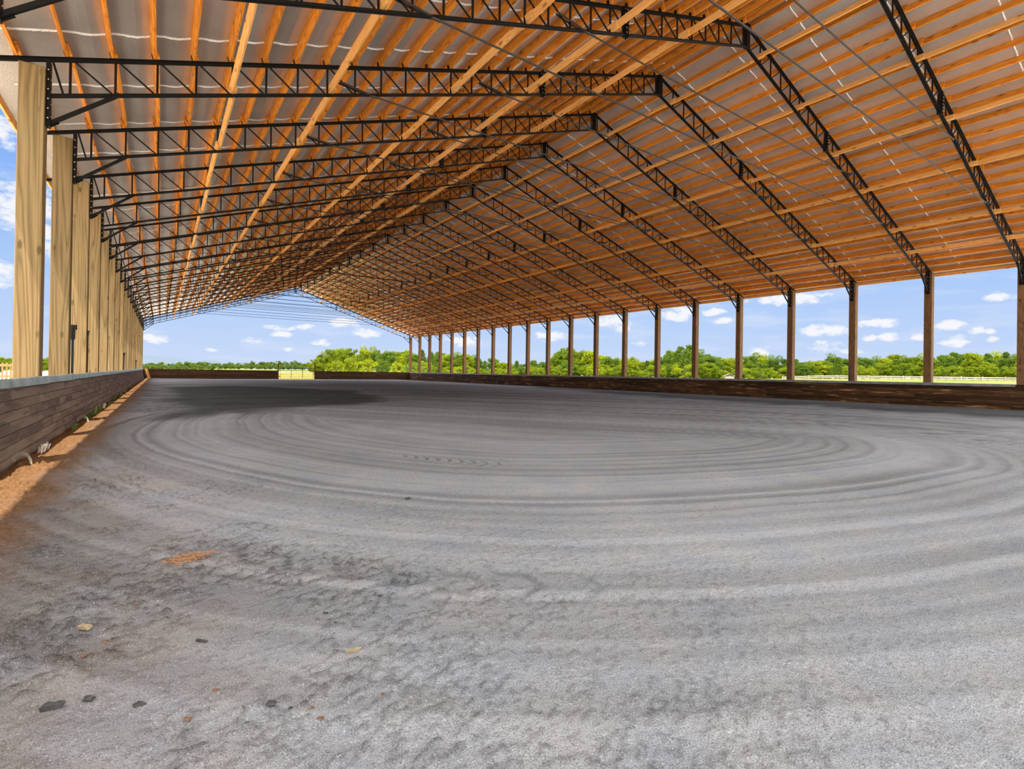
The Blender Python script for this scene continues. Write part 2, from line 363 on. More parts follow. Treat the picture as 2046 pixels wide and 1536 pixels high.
def vnoise(x, y, seed):
    """value noise on numpy arrays"""
    xi = np.floor(x).astype(np.int64); yi = np.floor(y).astype(np.int64); u = x-xi; v = y-yi; u = u*u*(3-2*u); v = v*v*(3-2*v)
    def h(a, b):
        n = (a*374761393+b*668265263+seed*982451653) & 0x7fffffff
        n = ((n ^ (n >> 13))*1274126177) & 0x7fffffff
        return ((n ^ (n >> 16)) & 0xffff)/65535.0
    return (h(xi, yi)*(1-u)+h(xi+1, yi)*u)*(1-v)+(h(xi, yi+1)*(1-u)+h(xi+1, yi+1)*u)*v
def fbm(x, y, seed, o=3): return sum(vnoise(x*2**k, y*2**k, seed+k)*.5**k for k in range(o))/(2-.5**(o-1))
FX, FY = np.meshgrid(fx, fy, indexing='ij'); FP = np.stack([FX.ravel(), FY.ravel()], 1)
DL, AL = loop_field(FP)
X_, Y_ = FP[:, 0], FP[:, 1]
wob = DL+.25*(fbm(X_*.35, Y_*.35, 5)-.5)
g1, g2, g3 = vnoise(wob*3.0, AL*.04, 21)-.5, vnoise(wob*7.0, AL*.08, 22)-.5, vnoise(wob*15, AL*.14, 28)-.5
groove = .5*g1+.45*g2+.35*g3
rough = np.clip(smooth(1.0, 2.6, DL)*(.25+.75*smooth(-9.6, -12.6, X_)), 0, 1)*smooth(7, 2, Y_)          # churned corner by the camera
edge_l = smooth(-13.2, -14.6, X_)
cs, sn = math.cos(.55), math.sin(.55)
XR, YR = X_*cs+Y_*sn, -X_*sn+Y_*cs
patch = smooth(.36, .6, fbm(X_*1.6, Y_*1.6, 33, 2))*(.45+.55*smooth(-11.6, -13.0, X_))
c1 = fbm(XR*15, YR*30, 31, 2); c2 = fbm(XR*28, YR*44, 41, 2)
clump = smooth(.60, .76, c1)*patch
clump2 = smooth(.60, .72, c2)*(.55+.45*patch)
# cleated tyre tread: two short printed runs and a faint one near the camera
def tread(d0, wdt, a0, a1):
    band = smooth(d0-wdt, d0-wdt*.7, DL)*smooth(d0+wdt, d0+wdt*.7, DL)*smooth(a0, a0+.4, AL)*smooth(a1, a1-.4, AL)
    return band*np.maximum(np.sin((AL+.7*np.abs(DL-d0))*2*math.pi/.19), 0)
def arc_at(px, py):
    q = np.array([ground_pt(px, py)]); d, a = loop_field(q); return float(d[0]), float(a[0])
H = .012*groove*(1-.55*rough)+rough*(.013*clump+.010*clump2)+edge_l*(.05*fbm(X_*2.5, Y_*2.5, 51)+.016*clump+.01*clump2)+.008*(fbm(X_*2, Y_*2, 61)-.5)
(d1, a1), (d2, a2) = arc_at(815, 905), arc_at(1025, 940)
T = tread((d1+d2)/2, .22, min(a1, a2)-.1, max(a1, a2)+.1)
(d3, a3), (d4, a4) = arc_at(1955, 884), arc_at(2060, 890)
T = T+tread((d3+d4)/2, .24, min(a3, a4)-.2, max(a3, a4)+2.0)
(d5, a5), (d6, a6) = arc_at(430, 1080), arc_at(800, 1200)
T = T+.55*tread((d5+d6)/2, .26, min(a5, a6)-.3, max(a5, a6)+.8)
H = H-.022*T
H = (H+.012)*smooth(-14.95, -14.8, X_)*1.0
# per-vertex facts the material uses: groove tone with painted near-end light, damp sand, red clay
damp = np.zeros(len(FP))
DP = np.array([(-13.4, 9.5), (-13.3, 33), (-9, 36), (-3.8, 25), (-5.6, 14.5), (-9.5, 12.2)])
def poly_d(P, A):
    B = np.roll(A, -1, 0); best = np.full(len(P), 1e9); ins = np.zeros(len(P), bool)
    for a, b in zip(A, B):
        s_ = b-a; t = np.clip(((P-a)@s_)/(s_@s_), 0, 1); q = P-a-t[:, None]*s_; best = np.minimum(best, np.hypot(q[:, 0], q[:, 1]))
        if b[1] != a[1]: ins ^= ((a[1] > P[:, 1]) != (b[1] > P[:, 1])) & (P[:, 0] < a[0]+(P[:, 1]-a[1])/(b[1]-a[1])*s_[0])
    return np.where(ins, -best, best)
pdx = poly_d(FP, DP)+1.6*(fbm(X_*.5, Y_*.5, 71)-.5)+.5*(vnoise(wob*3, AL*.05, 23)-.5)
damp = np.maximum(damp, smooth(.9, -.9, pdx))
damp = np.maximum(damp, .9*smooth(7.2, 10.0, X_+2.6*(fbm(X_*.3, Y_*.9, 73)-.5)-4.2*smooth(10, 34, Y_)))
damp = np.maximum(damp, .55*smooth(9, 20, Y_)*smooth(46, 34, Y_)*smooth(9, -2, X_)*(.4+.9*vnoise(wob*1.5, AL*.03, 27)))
tone = .54+.34*(vnoise(wob*1.2, AL*.03, 24)-.5)+.15*g1+.20*g2+.34*g3+.25*(fbm(X_*.6, Y_*.6, 81)-.5)-.20*rough*clump-.26*rough*clump2-.28*T-.22*edge_l+.10*smooth(2.0, 5.0, DL)*smooth(-1, -3, Y_)  # last term paints the near-end light as a lighter tone
clay = np.maximum(smooth(-13.95, -14.6, X_+.35*(fbm(X_*3, Y_*3, 91)-.5)), .35*rough*smooth(-12.4, -13.9, X_)*fbm(X_*2, Y_*2, 95))
clay = np.maximum(clay, .8*smooth(14.55, 14.8, X_))
def floor_mat():
    m, nt, b = new_mat('raked grey sand footing')
    pos = N(nt, 'ShaderNodeNewGeometry').outputs['Position']
    A = lambda n: N(nt, 'ShaderNodeAttribute', attribute_name=n).outputs['Fac']
    sp1 = N(nt, 'ShaderNodeTexNoise', ins={'Vector': pos, 'Scale': 170.0, 'Detail': 2.0, 'Roughness': .7}).outputs[0]
    sp2 = N(nt, 'ShaderNodeTexNoise', ins={'Vector': pos, 'Scale': 34.0, 'Detail': 3.0}).outputs[0]
    sp3 = N(nt, 'ShaderNodeTexNoise', ins={'Vector': pos, 'Scale': 2.2, 'Detail': 3.0}).outputs[0]
    base = RAMP(nt, A('tone'), [(.0, (.105, .108, .112)), (.28, (.25, .256, .268)), (.55, (.385, .398, .425)), (.9, (.52, .54, .585))])
    fibre = RAMP(nt, sp3, [(.35, (.90, .92, .96)), (.65, (1.04, 1.01, .97))])
    base = MIX(nt, 1.0, base, fibre, 'MULTIPLY')
    base = MIX(nt, N(nt, 'ShaderNodeMapRange', ins={0: sp1, 1: .36, 2: .46, 3: .65, 4: 0.0}).outputs[0], base, (.10, .10, .105))
    base = MIX(nt, N(nt, 'ShaderNodeMapRange', ins={0: sp1, 1: .60, 2: .70, 3: 0.0, 4: .75}).outputs[0], base, (.80, .82, .86))
    base = MIX(nt, N(nt, 'ShaderNodeMapRange', ins={0: sp2, 1: .60, 2: .72, 3: 0.0, 4: .5}).outputs[0], base, (.17, .165, .16))
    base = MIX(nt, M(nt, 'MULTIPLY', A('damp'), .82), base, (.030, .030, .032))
    clayc = RAMP(nt, sp2, [(.3, (.19, .095, .042)), (.7, (.36, .20, .095))])
    base = MIX(nt, A('clay'), base, clayc)
    nt.links.new(base, b.inputs['Base Color']); b.inputs['Roughness'].default_value = 1; b.inputs['Specular IOR Level'].default_value = .04
    h = M(nt, 'ADD', M(nt, 'MULTIPLY', sp1, .5), sp2)
    bp = N(nt, 'ShaderNodeBump', ins={'Height': h, 'Strength': .8, 'Distance': .014}); nt.links.new(bp.outputs[0], b.inputs['Normal'])
    return m
me, co = grid_mesh('floor', fx, fy, lambda X, Y: H.reshape(X.shape), floor_mat())
for nm, arr in (('tone', tone), ('damp', damp), ('clay', clay)):
    a = me.attributes.new(nm, 'FLOAT', 'POINT'); a.data.foreach_set('value', np.clip(arr, 0, 1).astype(np.float32))
tag(link('floor', me), 'raked grey sand arena floor with curved harrow tracks', 'floor', kind='structure')
def floor_z(x, y):
    i = int(np.clip(np.searchsorted(fx, x), 0, len(fx)-1)); j = int(np.clip(np.searchsorted(fy, y), 0, len(fy)-1)); return float(H.reshape(len(fx), len(fy))[i, j])

# ------------------------------------------------------------------ roof (ceiling)
for s, nm in ((-1, 'left'), (1, 'right')):
    xs = [0.0]
    for a, b in zip([0.0]+NODES, NODES+[15.35]):
        if b-a < .05: continue
        xs += [a+(b-a)*k/6 for k in range(1, 7)]
    xs += [15.65, EAVE]
    def sag(x):
        if x < X0 or x > 15.35: return 0.0
        t = ((x-X0) % PANEL)/PANEL if x < NODES[-1] else (x-NODES[-1])/(15.35-NODES[-1])
        return -.036*math.sin(math.pi*t)**2 if x < NODES[-1]-1e-6 else 0
    v, f = [], []
    for x in xs:
        z = FOIL-SL*x
        for y in (YMIN, YMAX):
            v.append((s*x, y, z+sag(x))); v.append((s*x, y, z+.10))
    for i in range(len(xs)-1):
        a, b = 4*i, 4*i+4
        f += [(a, b, b+2, a+2), (a+1, a+3, b+3, b+1), (a, a+1, b+1, b), (a+2, b+2, b+3, a+3)]
    e = 4*(len(xs)-1); f += [(0, 2, 3, 1), (e, e+1, e+3, e+2)]
    if s < 0: f = [q[::-1] for q in f]
    mb = MB(); mb.raw(v, f); ro = link('ceiling_'+nm, mb.mesh('ceiling', mat_foil, smooth=False))
    tag(ro, f'silver foil underside of the {nm} roof slope', 'ceiling', kind='structure')
    tp = MB(); y = 2.17-4*1.816; tw = .03 if s < 0 else .02
    while y < YMAX-.2:
        for i in range(len(xs)-2):
            x0, x1 = xs[i], xs[i+1]; z0 = FOIL-SL*x0+sag(x0)-.004; z1 = FOIL-SL*x1+sag(x1)-.004
            j = .012*random.uniform(-1, 1)
            tp.raw([(s*x0, y-tw, z0), (s*x0, y+tw, z0), (s*x1, y+tw, z1), (s*x1, y-tw, z1), (s*x0, y+j, z0-.02), (s*x1, y-j, z1-.02)],
                   [(0, 4, 5, 3), (4, 1, 2, 5), (0, 3, 2, 1)])
        y += 1.816
    link('seam_tape', tp.mesh('seam_tape', mat_tape), ro)
    # fascia board along the eave
    fb = MB(); z = FOIL-SL*15.93
    fb.box((s*15.93-.02, YMIN, z-.15), (s*15.93+.02, YMAX, z-.005))
    tag(link('trim_1' if s < 0 else 'trim_2', fb.mesh('fascia', mat_brace)), f'wooden fascia board along the {nm} eave', 'trim', kind='structure')

# ------------------------------------------------------------------ roof trusses
PH = top(0)-bot(0)                                       # 0.575 between chord centre lines
def chord_mesh(nm, s, upper):
    mb = MB(); fn = top if upper else bot; xe = (15.88 if s < 0 else 15.6) if upper else 15.0
    p, q = Vector((0, 0, fn(0))), Vector((s*xe, 0, fn(xe)))
    n = Vector((s*SL, 0, 1)).normalized(); sg = 1 if upper else -1
    wdt, leg = (.10, .054) if upper else (.095, .045)
    for yy in (-1, 1):                                   # two angles back to back
        c = n*(sg*leg/2) + Vector((0, yy*(wdt/4+.004), 0)); mb.bar(p+c, q+c, wdt/2-.008, .008)
        c = Vector((0, yy*.014, 0)); mb.bar(p+c, q+c, .008, leg)
    if upper:
        for x in NODES+[15.35]:                          # upright clips holding the purlins
            b0 = Vector((s*(x+.048), 0, top(x+.048)))+n*.03; mb.bar(b0, b0+n*.11, .07, .006)
    return mb.mesh(nm, mat_steel)
T_CH = {s: chord_mesh('top_chord', s, True) for s in (-1, 1)}
B_CH = {s: chord_mesh('bottom_chord', s, False) for s in (-1, 1)}
def one(nm, fn, mats): mb = MB(); fn(mb); return mb.mesh(nm, mats)
VERT = one('web_vertical', lambda b: b.bar((0, 0, -PH+.012), (0, 0, -.012), .03, .034), mat_steel)
DIAG = {s: one('web_diagonal', lambda b: b.bar((-s*.06, 0, -.012), (-s*(PANEL-.05), 0, -PH+SL*PANEL+.012+SL*.0), .024, .026), mat_steel) for s in (-1, 1)}
ENDD = {s: one('web_diagonal', lambda b: b.bar((s*14.965, 0, top(14.965)-.012), (s*14.83, 0, bot(14.83)+.012), .024, .03), mat_steel) for s in (-1, 1)}
def plate(b, s):
    b.box((min(s*(W-.055), s*W), -.07, 5.08), (max(s*(W-.055), s*W), .07, top(W)-.03))
    b.cur = 1
    for k in range(6):
        z = 5.2+k*.155; b.box((s*(W-.03)-.009, -.082, z-.009), (s*(W-.03)+.009, -.069, z+.009))
    for k in range(4):
        z = 5.25+k*.2; b.tube([(s*(W-.054), 0, z), (s*(W-.068), 0, z)], .013, 6)
PLATE = {s: one('end_plate', lambda b: plate(b, s), [mat_steel, mat_bolt]) for s in (-1, 1)}
def knee(b, s):
    p, q = Vector((s*(W-.03), 0, 5.13)), Vector((s*14.15, 0, bot(14.15)-.02)); d = (q-p).normalized()
    b.bar(p, q, .05, .055); b.bar(p-d*.03+Vector((0, .032, 0)), p+d*.14+Vector((0, .032, 0)), .012, .09); b.bar(q-d*.16+Vector((0, -.032, 0)), q+d*.06+Vector((0, -.032, 0)), .012, .06)
KNEE = {s: one('knee_brace', lambda b: knee(b, s), mat_steel) for s in (-1, 1)}
def splice(b, s):
    x = 4.97; n = Vector((s*SL, 0, 1)).normalized(); c0, c1 = Vector((s*x-s*.07, 0, bot(x)-.04)), Vector((s*x-s*.0, 0, top(x)+.03))
    for o in (-.035, .035):
        d = Vector((o, 0, 0)); b.bar(c0+d, c1+d, .13, .022)
    b.cur = 1
    for k in range(6):
        p = c0.lerp(c1, .1+.16*k)
        for o in (-.035, .035): b.box((p.x+o-.008, -.078, p.z-.01), (p.x+o+.008, -.064, p.z+.01))
SPLICE = {s: one('splice_plate', lambda b: splice(b, s), [mat_steel, mat_bolt]) for s in (-1, 1)}
def ridge(b):
    b.box((-.05, -.065, bot(0)-.05), (-.012, .065, top(0)+.04)); b.box((.012, -.065, bot(0)-.05), (.05, .065, top(0)+.04)); b.box((-.11, -.06, top(0)+.012), (.11, .06, top(0)+.05))
RIDGE = one('ridge_plate', ridge, mat_steel)
def rod(b, zz, xe):
    n = 10; b.tube([(-xe+2*xe*i/n, .0, zz-.03*(1-(2*i/n-1)**2)) for i in range(n+1)], .019, 8)
    for s in (-1, 1):                                    # forked flat ends that straddle the web
        for o in (-1, 1):
            b.bar((s*(xe-.12), o*.018, zz), (s*(xe+.10), o*.034, zz+.01), .01, .045, (0, 1, 0)); b.bar((s*(xe+.10), o*.034, zz+.01), (s*(xe+.62), o*.034, zz+.06), .01, .045)
        b.tube([(s*(xe-.3), 0, zz), (s*(xe-.12), 0, zz)], .03, 8)
RODS = [one('tie_rod', lambda b: rod(b, 7.325, 9.85), mat_rod), one('tie_rod', lambda b: rod(b, 8.51, 6.32), mat_rod)]
def weblat(b, s):
    for n, x in enumerate(NODES):
        b.bar((s*x, 0, bot(x)+.012), (s*x, 0, top(x)-.012), .03, .034)
        if n: b.bar((s*(x-.06), 0, top(x)-.012), (s*(x-PANEL+.05), 0, bot(x-PANEL)+.012), .024, .026)
    b.bar((s*14.965, 0, top(14.965)-.012), (s*14.83, 0, bot(14.83)+.012), .024, .03)
WEB = {s: one('web_lattice', lambda b: weblat(b, s), mat_steel) for s in (-1, 1)}
FULL = 6
for k in range(-1, 21):
    lab = ('black steel roof truss just above the camera, only its end showing top right' if k < 0 else
           f'black steel lattice roof truss spanning the arena, {ordn(k+1)} from the camera' if k < 20 else 'black steel lattice roof truss at the far gable end, against the sky')
    t = empty('roof_truss', (0, k*BAY+YC, 0), lab, 'truss', 'black steel roof trusses')
    for s in (-1, 1):
        link('top_chord', T_CH[s], t); link('bottom_chord', B_CH[s], t); link('end_plate', PLATE[s], t); link('knee_brace', KNEE[s], t)
        link('splice_plate', SPLICE[s], t)
        if 0 <= k <= FULL:
            for n, x in enumerate(NODES):
                link('web_vertical', VERT, t, (s*x, 0, top(x)))
                if n: link('web_diagonal', DIAG[s], t, (s*x, 0, top(x)))
            link('web_diagonal', ENDD[s], t)
        else: link('web_lattice', WEB[s], t)
    link('ridge_plate', RIDGE, t)
    for r in RODS: link('tie_rod', r, t)

# ------------------------------------------------------------------ purlins and lateral braces
PT, PD = .045, .190
pm = MB(); pm.box((-PT/2, 0, 0), (PT/2, BAY+.22, PD)); PURLIN = bevel_mesh(pm.mesh('purlin', mat_purlin), .004)
rows = NODES+[15.35]
cands = []
for k in range(-1, 20):
    for s in (-1, 1):
        for n, x in enumerate(rows):
            off = (PT/2+.0015)*(1 if k % 2 else -1)
            n_ = Vector((s*SL, 0, 1)).normalized(); tdir = Vector((s, 0, -SL)).normalized()
            base = Vector((s*x, k*BAY+YC-.11, top(x)))+n_*.0345+tdir*off
            area = 0.0
            for t in np.linspace(.05, 1, 8):
                q = project(base+Vector((0, BAY*t, .05)))
                if q and -30 < q[0] < 2076 and -30 < q[1] < 800: area += 1/q[2]**2
            cands.append((area, k, s, n, base))
cands.sort(key=lambda c: -c[0])
chosen = cands[:300]; rest = cands[300:]
for area, k, s, n, base in chosen:
    r = len(rows)-n
    w1 = 'first truss and the one before' if k < 0 else f'{ordn(k+1)} and {ordn(k+2)} trusses'
    o = link('roof_purlin', PURLIN, None, base, (0, ANG*s, 0))
    tag(o, f'orange roof purlin, {ordn(r)} up from {"left" if s < 0 else "right"} eave, between {w1}', 'roof beam', f'wooden purlins under the {"left" if s < 0 else "right"} roof slope')
st = MB()
for area, k, s, n, base in rest:
    if k < 0 and area == 0: continue
    st.val = random.uniform(.02, 1); n_ = Vector((s*SL, 0, 1)).normalized()
    p = base+n_*PD/2; q = p+Vector((0, BAY+.22, 0)); st.bar(p, q, PT, PD, Vector((s, 0, -SL)).normalized())
tag(link('roof_purlins', st.mesh('roof_purlins', mat_purlin_attr)), 'orange wooden purlins of the far roof bays', 'roof beams', kind='stuff')

BR_X = [.57, 2.85, 5.36, 7.67, 10.56, 12.38]
bmx = MB(); bmx.box((-.02, 0, 0), (.02, BAY+.42, .150)); BRACE = bevel_mesh(bmx.mesh('lateral_brace', mat_brace), .004)
for k in range(-1, 20):
    for s in (-1, 1):
        for j, x in enumerate(BR_X):
            if s < 0 and j == 0: continue
            off = .022*(1 if k % 2 else -1); n_ = Vector((s*SL, 0, 1)).normalized(); tdir = Vector((s, 0, -SL)).normalized()
            base = Vector((s*x, k*BAY+YC-.21, bot(x)))+n_*.014+tdir*off
            vis = any((q := project(base+Vector((0, BAY*t, .05)))) and -10 < q[0] < 2056 and -10 < q[1] < 800 for t in (.05, .25, .5, .75, 1))
            if not vis: continue
            w1 = 'first truss and the one before' if k < 0 else f'{ordn(k+1)} and {ordn(k+2)} trusses'
            o = link('lateral_brace', BRACE, None, base, (0, ANG*s, 0))
            tag(o, f'pale lumber brace on trusses, {ordn(j+1 if s > 0 else j)} {"left" if s < 0 else "right"} of ridge, between {w1}', 'brace board', 'lumber braces along the truss bottom chords')

# ------------------------------------------------------------------ posts
def post_mesh(mat):
    mb = MB(); mb.box((-PW/2, 0, -.3), (PW/2, PY, POST_TOP)); return bevel_mesh(mb.mesh('timber_post', mat), .008)
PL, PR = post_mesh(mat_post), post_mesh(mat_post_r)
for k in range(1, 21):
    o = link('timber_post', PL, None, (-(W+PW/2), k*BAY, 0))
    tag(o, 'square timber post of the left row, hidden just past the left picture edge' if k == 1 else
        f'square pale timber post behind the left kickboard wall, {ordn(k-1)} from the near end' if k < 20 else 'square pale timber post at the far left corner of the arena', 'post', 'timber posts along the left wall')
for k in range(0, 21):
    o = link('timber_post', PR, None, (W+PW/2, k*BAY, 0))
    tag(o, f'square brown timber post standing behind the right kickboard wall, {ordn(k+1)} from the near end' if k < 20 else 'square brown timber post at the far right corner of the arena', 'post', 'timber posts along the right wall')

# ------------------------------------------------------------------ kickboard walls
WT = 1.045
def kick_wall(mat, nrow, thick, place, length, seed, minl, maxl, gap=.006, jut=.006):
    """rows of short boards; place(u, h, depth) maps run, height and thickness to the world"""
    r = random.Random(seed); mb = MB(); hrow = WT/nrow
    for i in range(nrow):
        u = -r.uniform(0, maxl)
        while u < length:
            ln = r.uniform(minl, maxl); a, b = max(u, 0), min(u+ln-gap, length); u += ln
            if b-a < .02: continue
            mb.val = r.uniform(.02, 1); j = r.uniform(0, jut)
            h0, h1 = i*hrow+gap/2, (i+1)*hrow-gap/2
            mb.raw([place(a, h0, j), place(b, h0, j), place(b, h1, j), place(a, h1, j), place(a, h0, -thick), place(b, h0, -thick), place(b, h1, -thick), place(a, h1, -thick)],
                   [(0, 3, 2, 1), (4, 5, 6, 7), (0, 1, 5, 4), (1, 2, 6, 5), (2, 3, 7, 6), (3, 0, 4, 7)])
    mb.val = .01
    h0, h1 = -.15, WT-.01                                   # solid backing behind the joints
    mb.raw([place(0, h0, -.012), place(length, h0, -.012), place(length, h1, -.012), place(0, h1, -.012), place(0, h0, -thick-.002), place(length, h0, -thick-.002), place(length, h1, -thick-.002), place(0, h1, -thick-.002)],
           [(0, 3, 2, 1), (4, 5, 6, 7), (0, 1, 5, 4), (1, 2, 6, 5), (2, 3, 7, 6), (3, 0, 4, 7)])
    me = mb.mesh('kick_wall', mat)
    bm = bmesh.new(); bm.from_mesh(me); bmesh.ops.recalc_face_normals(bm, faces=bm.faces[:]); bm.to_mesh(me); bm.free(); return me
LEAN = .12
wl = kick_wall(mat_board_l, 8, .035, lambda u, h, d: (-W+.02+LEAN*(1-h/WT)+d, YMIN+u, h), L-YMIN+.02, 3, .45, 1.7, .011)
tag(link('wall_left', wl), 'low weathered grey-brown kickboard wall along the left side', 'wall', kind='structure')
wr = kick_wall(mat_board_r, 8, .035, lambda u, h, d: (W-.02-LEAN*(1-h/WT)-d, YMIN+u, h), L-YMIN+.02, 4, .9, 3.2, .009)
tag(link('wall_right', wr), 'low dark brown kickboard wall along the right side', 'wall', kind='structure')
GX0, GX1 = -1.80, 2.30                                     # gate opening
YF = L+.05
for i, (a, b) in enumerate(((-W+.03, GX0-.13), (GX1+.13, W-.03))):
    we = kick_wall(mat_board_f, 8, .04, lambda u, h, d: (a+u, YF-d, h), b-a, 5+i, 1.2, 3.6)
    tag(link('wall_far_left' if i == 0 else 'wall_far_right', we), f'low dark brown kickboard wall across the far end, {"left" if i == 0 else "right"} of the gate', 'wall', kind='structure')
def sun_strip_board():  # added board, stands in for the strip of sunlight on the far wall
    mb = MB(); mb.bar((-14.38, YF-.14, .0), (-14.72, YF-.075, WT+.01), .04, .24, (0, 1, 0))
    tag(link('sun_strip_board', bevel_mesh(mb.mesh('sun_strip_board', mat_brace), .006)), 'added slanting board standing in for the sunlit strip, far left corner', 'board')
sun_strip_board()
# sheet metal caps, one folded length per bay
def cap(s, k):
    y0, y1 = k*BAY+PY+.03, (k+1)*BAY+PY+.005; mb = MB(); r = random.Random(k*7+s)
    w = W-.025; z0 = WT+.004+.003*(k % 2); lip = .115
    v = [(s*(w+.34), y0+.02, z0), (s*(w-.035), y0, z0+.004), (s*(w-.045), y0-.0, z0-.010), (s*(w-.052), y0-.02, z0-lip+.012)]
    u = [(s*(w+.34), y1-.30, z0), (s*(w-.035), y1, z0+.010), (s*(w-.045), y1, z0-.004), (s*(w-.056), y1+.02, z0-lip)]
    # notch the top flange round the post: only the strip in front of the posts is kept
    v[0] = (s*(w+.018), y0, z0); u[0] = (s*(w+.018), y1, z0)
    n = len(v); vs = v+u+[(x+s*.003, y, z-.002) for x, y, z in v+u]
    fs = []
    for i in range(n-1):
        fs += [(i, i+1, n+i+1, n+i), (2*n+i, 3*n+i, 3*n+i+1, 2*n+i+1)]
    fs += [(0, n, 3*n, 2*n), (n-1, 3*n-1, 4*n-1, 2*n-1)]
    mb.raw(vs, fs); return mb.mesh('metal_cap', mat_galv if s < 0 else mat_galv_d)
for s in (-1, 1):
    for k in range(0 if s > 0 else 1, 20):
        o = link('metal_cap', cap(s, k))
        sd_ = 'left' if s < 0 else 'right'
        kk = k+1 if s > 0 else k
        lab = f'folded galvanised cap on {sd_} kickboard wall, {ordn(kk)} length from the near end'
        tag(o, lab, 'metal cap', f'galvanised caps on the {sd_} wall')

# ------------------------------------------------------------------ far gate
def gate():
    g = empty('field_gate', ((GX0+GX1)/2, YF-.06, .02), 'green tube gate closing the gap in the far end wall', 'gate')
    hw = (GX1-GX0)/2-.16
    for z in (.12, .36, .58, .80, 1.03, 1.34):
        mb = MB(); mb.tube([(-hw, 0, z), (hw, 0, z)], .026, 8); link('rail', mb.mesh('rail', mat_gate), g)
    for x in (-hw, hw):
        mb = MB(); mb.tube([(x, 0, .08), (x, 0, 1.36)], .03, 8); link('end_stile', mb.mesh('end_stile', mat_gate), g)
    for x in (-hw*.34, hw*.34):
        mb = MB(); mb.box((x-.03, -.036, .1), (x+.03, -.02, 1.36)); link('upright', mb.mesh('upright', mat_gate), g)
    mb = MB()
    for z in (.3, 1.1): mb.box((-hw-.125, -.03, z-.04), (-hw-.02, .03, z+.04))
    link('hinge', mb.mesh('hinge', mat_black), g)
gate()
for x, nm in ((GX0-.06, 'left'), (GX1+.06, 'right')):
    mb = MB(); mb.tube([(0, 0, -.3), (0, 0, 1.86)], .085, 12); mb.tube([(0, 0, 1.86), (0, 0, 1.89)], .075, 12)
    tag(link('gate_post', mb.mesh('gate_post', mat_post_r), None, (x, YF-.02, 0)), f'short brown gate post on the {nm} side of the green gate', 'post')

# ------------------------------------------------------------------ small fittings on the posts
def standpipe(loc, h, head, label, k=1.0):
    t = empty('standpipe', loc, label, 'pipe', 'dark pipes fixed to the posts')
    mb = MB(); mb.tube([(0, 0, 0), (0, 0, h)], .022*k, 8); link('pipe', mb.mesh('pipe', mat_black), t)
    mb = MB(); mb.tube([(0, 0, 0), (0, 0, head*.72)], .042*k, 10); mb.tube([(.012*k, 0, head*.66), (.012*k, 0, head)], .058*k, 10); mb.tube([(0, 0, -.03), (0, 0, 0)], .03*k, 10)
    link('pipe_head', mb.mesh('pipe_head', mat_black), t, (0, 0, h))
standpipe((-W+.025, 9.15+.345, WT+.02), .74, .30, 'tall dark standpipe with thick head beside second pale left post')
standpipe((-W+.018, 12.2+.10, WT+.02), .98, .10, 'thin dark pipe on the inner face of the third pale left post', .5)
standpipe((-W+.025, 9*BAY+.34, WT+.02), .75, .12, 'thin dark pipe far down the left wall, nearer of two')
standpipe((-W+.025, 14*BAY+.34, WT+.02), .55, .12, 'thin dark pipe far down the left wall, farther of two')
standpipe((W-.062, 2*BAY+.17, WT+.03), .62, .14, 'dark pipe on the lower face of the third right post')

# ------------------------------------------------------------------ things lying on the footing
def at(px, py):
    x, y = ground_pt(px, py); return x, y, floor_z(x, y)
def straw():
    x, y, z = at(375, 1122); mb = MB(); r = random.Random(3)
    for i in range(95):
        a = r.uniform(-.9, .9)+(math.pi if r.random() < .5 else 0)+YAW*-1; p = Vector((r.gauss(0, .055), r.gauss(0, .03), r.uniform(.004, .03)))
        d = Vector((math.cos(a), math.sin(a), r.uniform(-.1, .25)))*r.uniform(.03, .085)
        mb.tube([p-d, p+Vector((0, 0, .008)), p+d], .0016, 4)
    tag(link('straw_tuft', mb.mesh('straw_tuft', mat_straw), None, (x, y, z)), 'small tuft of orange straw on the grey footing', 'straw')
straw()
def chip(px, py, ln, wd, th, ang, mat, label, cat, name, tilt=.15):
    x, y, z = at(px, py); mb = MB(); r = random.Random(int(px))
    n = 6; pts = []
    for i in range(n+1):
        u = -ln/2+ln*i/n; w = wd/2*(1-.12*abs(2*i/n-1)**3)*r.uniform(.85, 1.1); h = th*r.uniform(.8, 1.15)
        pts.append([(u, -w, 0), (u, w, 0), (u+.004, w*.9, h), (u-.004, -w*.9, h*.95)])
    vs = [p for q in pts for p in q]; fs = [(0, 1, 2, 3), tuple(4*n+i for i in (3, 2, 1, 0))]
    for i in range(n):
        for j in range(4): fs.append((4*i+j, 4*i+4+j, 4*i+4+(j+1) % 4, 4*i+(j+1) % 4))
    mb.raw(vs, fs); me = mb.mesh(name, mat)
    bm = bmesh.new(); bm.from_mesh(me); bmesh.ops.recalc_face_normals(bm, faces=bm.faces[:]); bm.to_mesh(me); bm.free()
    tag(link(name, me, None, (x, y, z+.002), (tilt, 0, ang)), label, cat)
chip(170, 1272, .055, .028, .013, -.2-YAW, mat_chip, 'pale blocky wood chip on the footing near the left edge', 'wood chip', 'wood_chip')
chip(707, 1307, .062, .010, .012, .5-YAW, mat_chip, 'thin tan wood splinter on the footing near bottom middle', 'wood chip', 'wood_chip')
chip(403, 1288, .055, .010, .008, -.25-YAW, mat_clod, 'dark twig on the footing between two wood chips', 'twig', 'twig')
chip(105, 1426, .06, .026, .016, .35-YAW, mat_clod, 'dark flat clod on the footing at the lower left', 'clod', 'clod')
chip(815, 1000, .05, .03, .016, .2, mat_clod, 'small dark clod beside the pale tyre track', 'clod', 'clod')
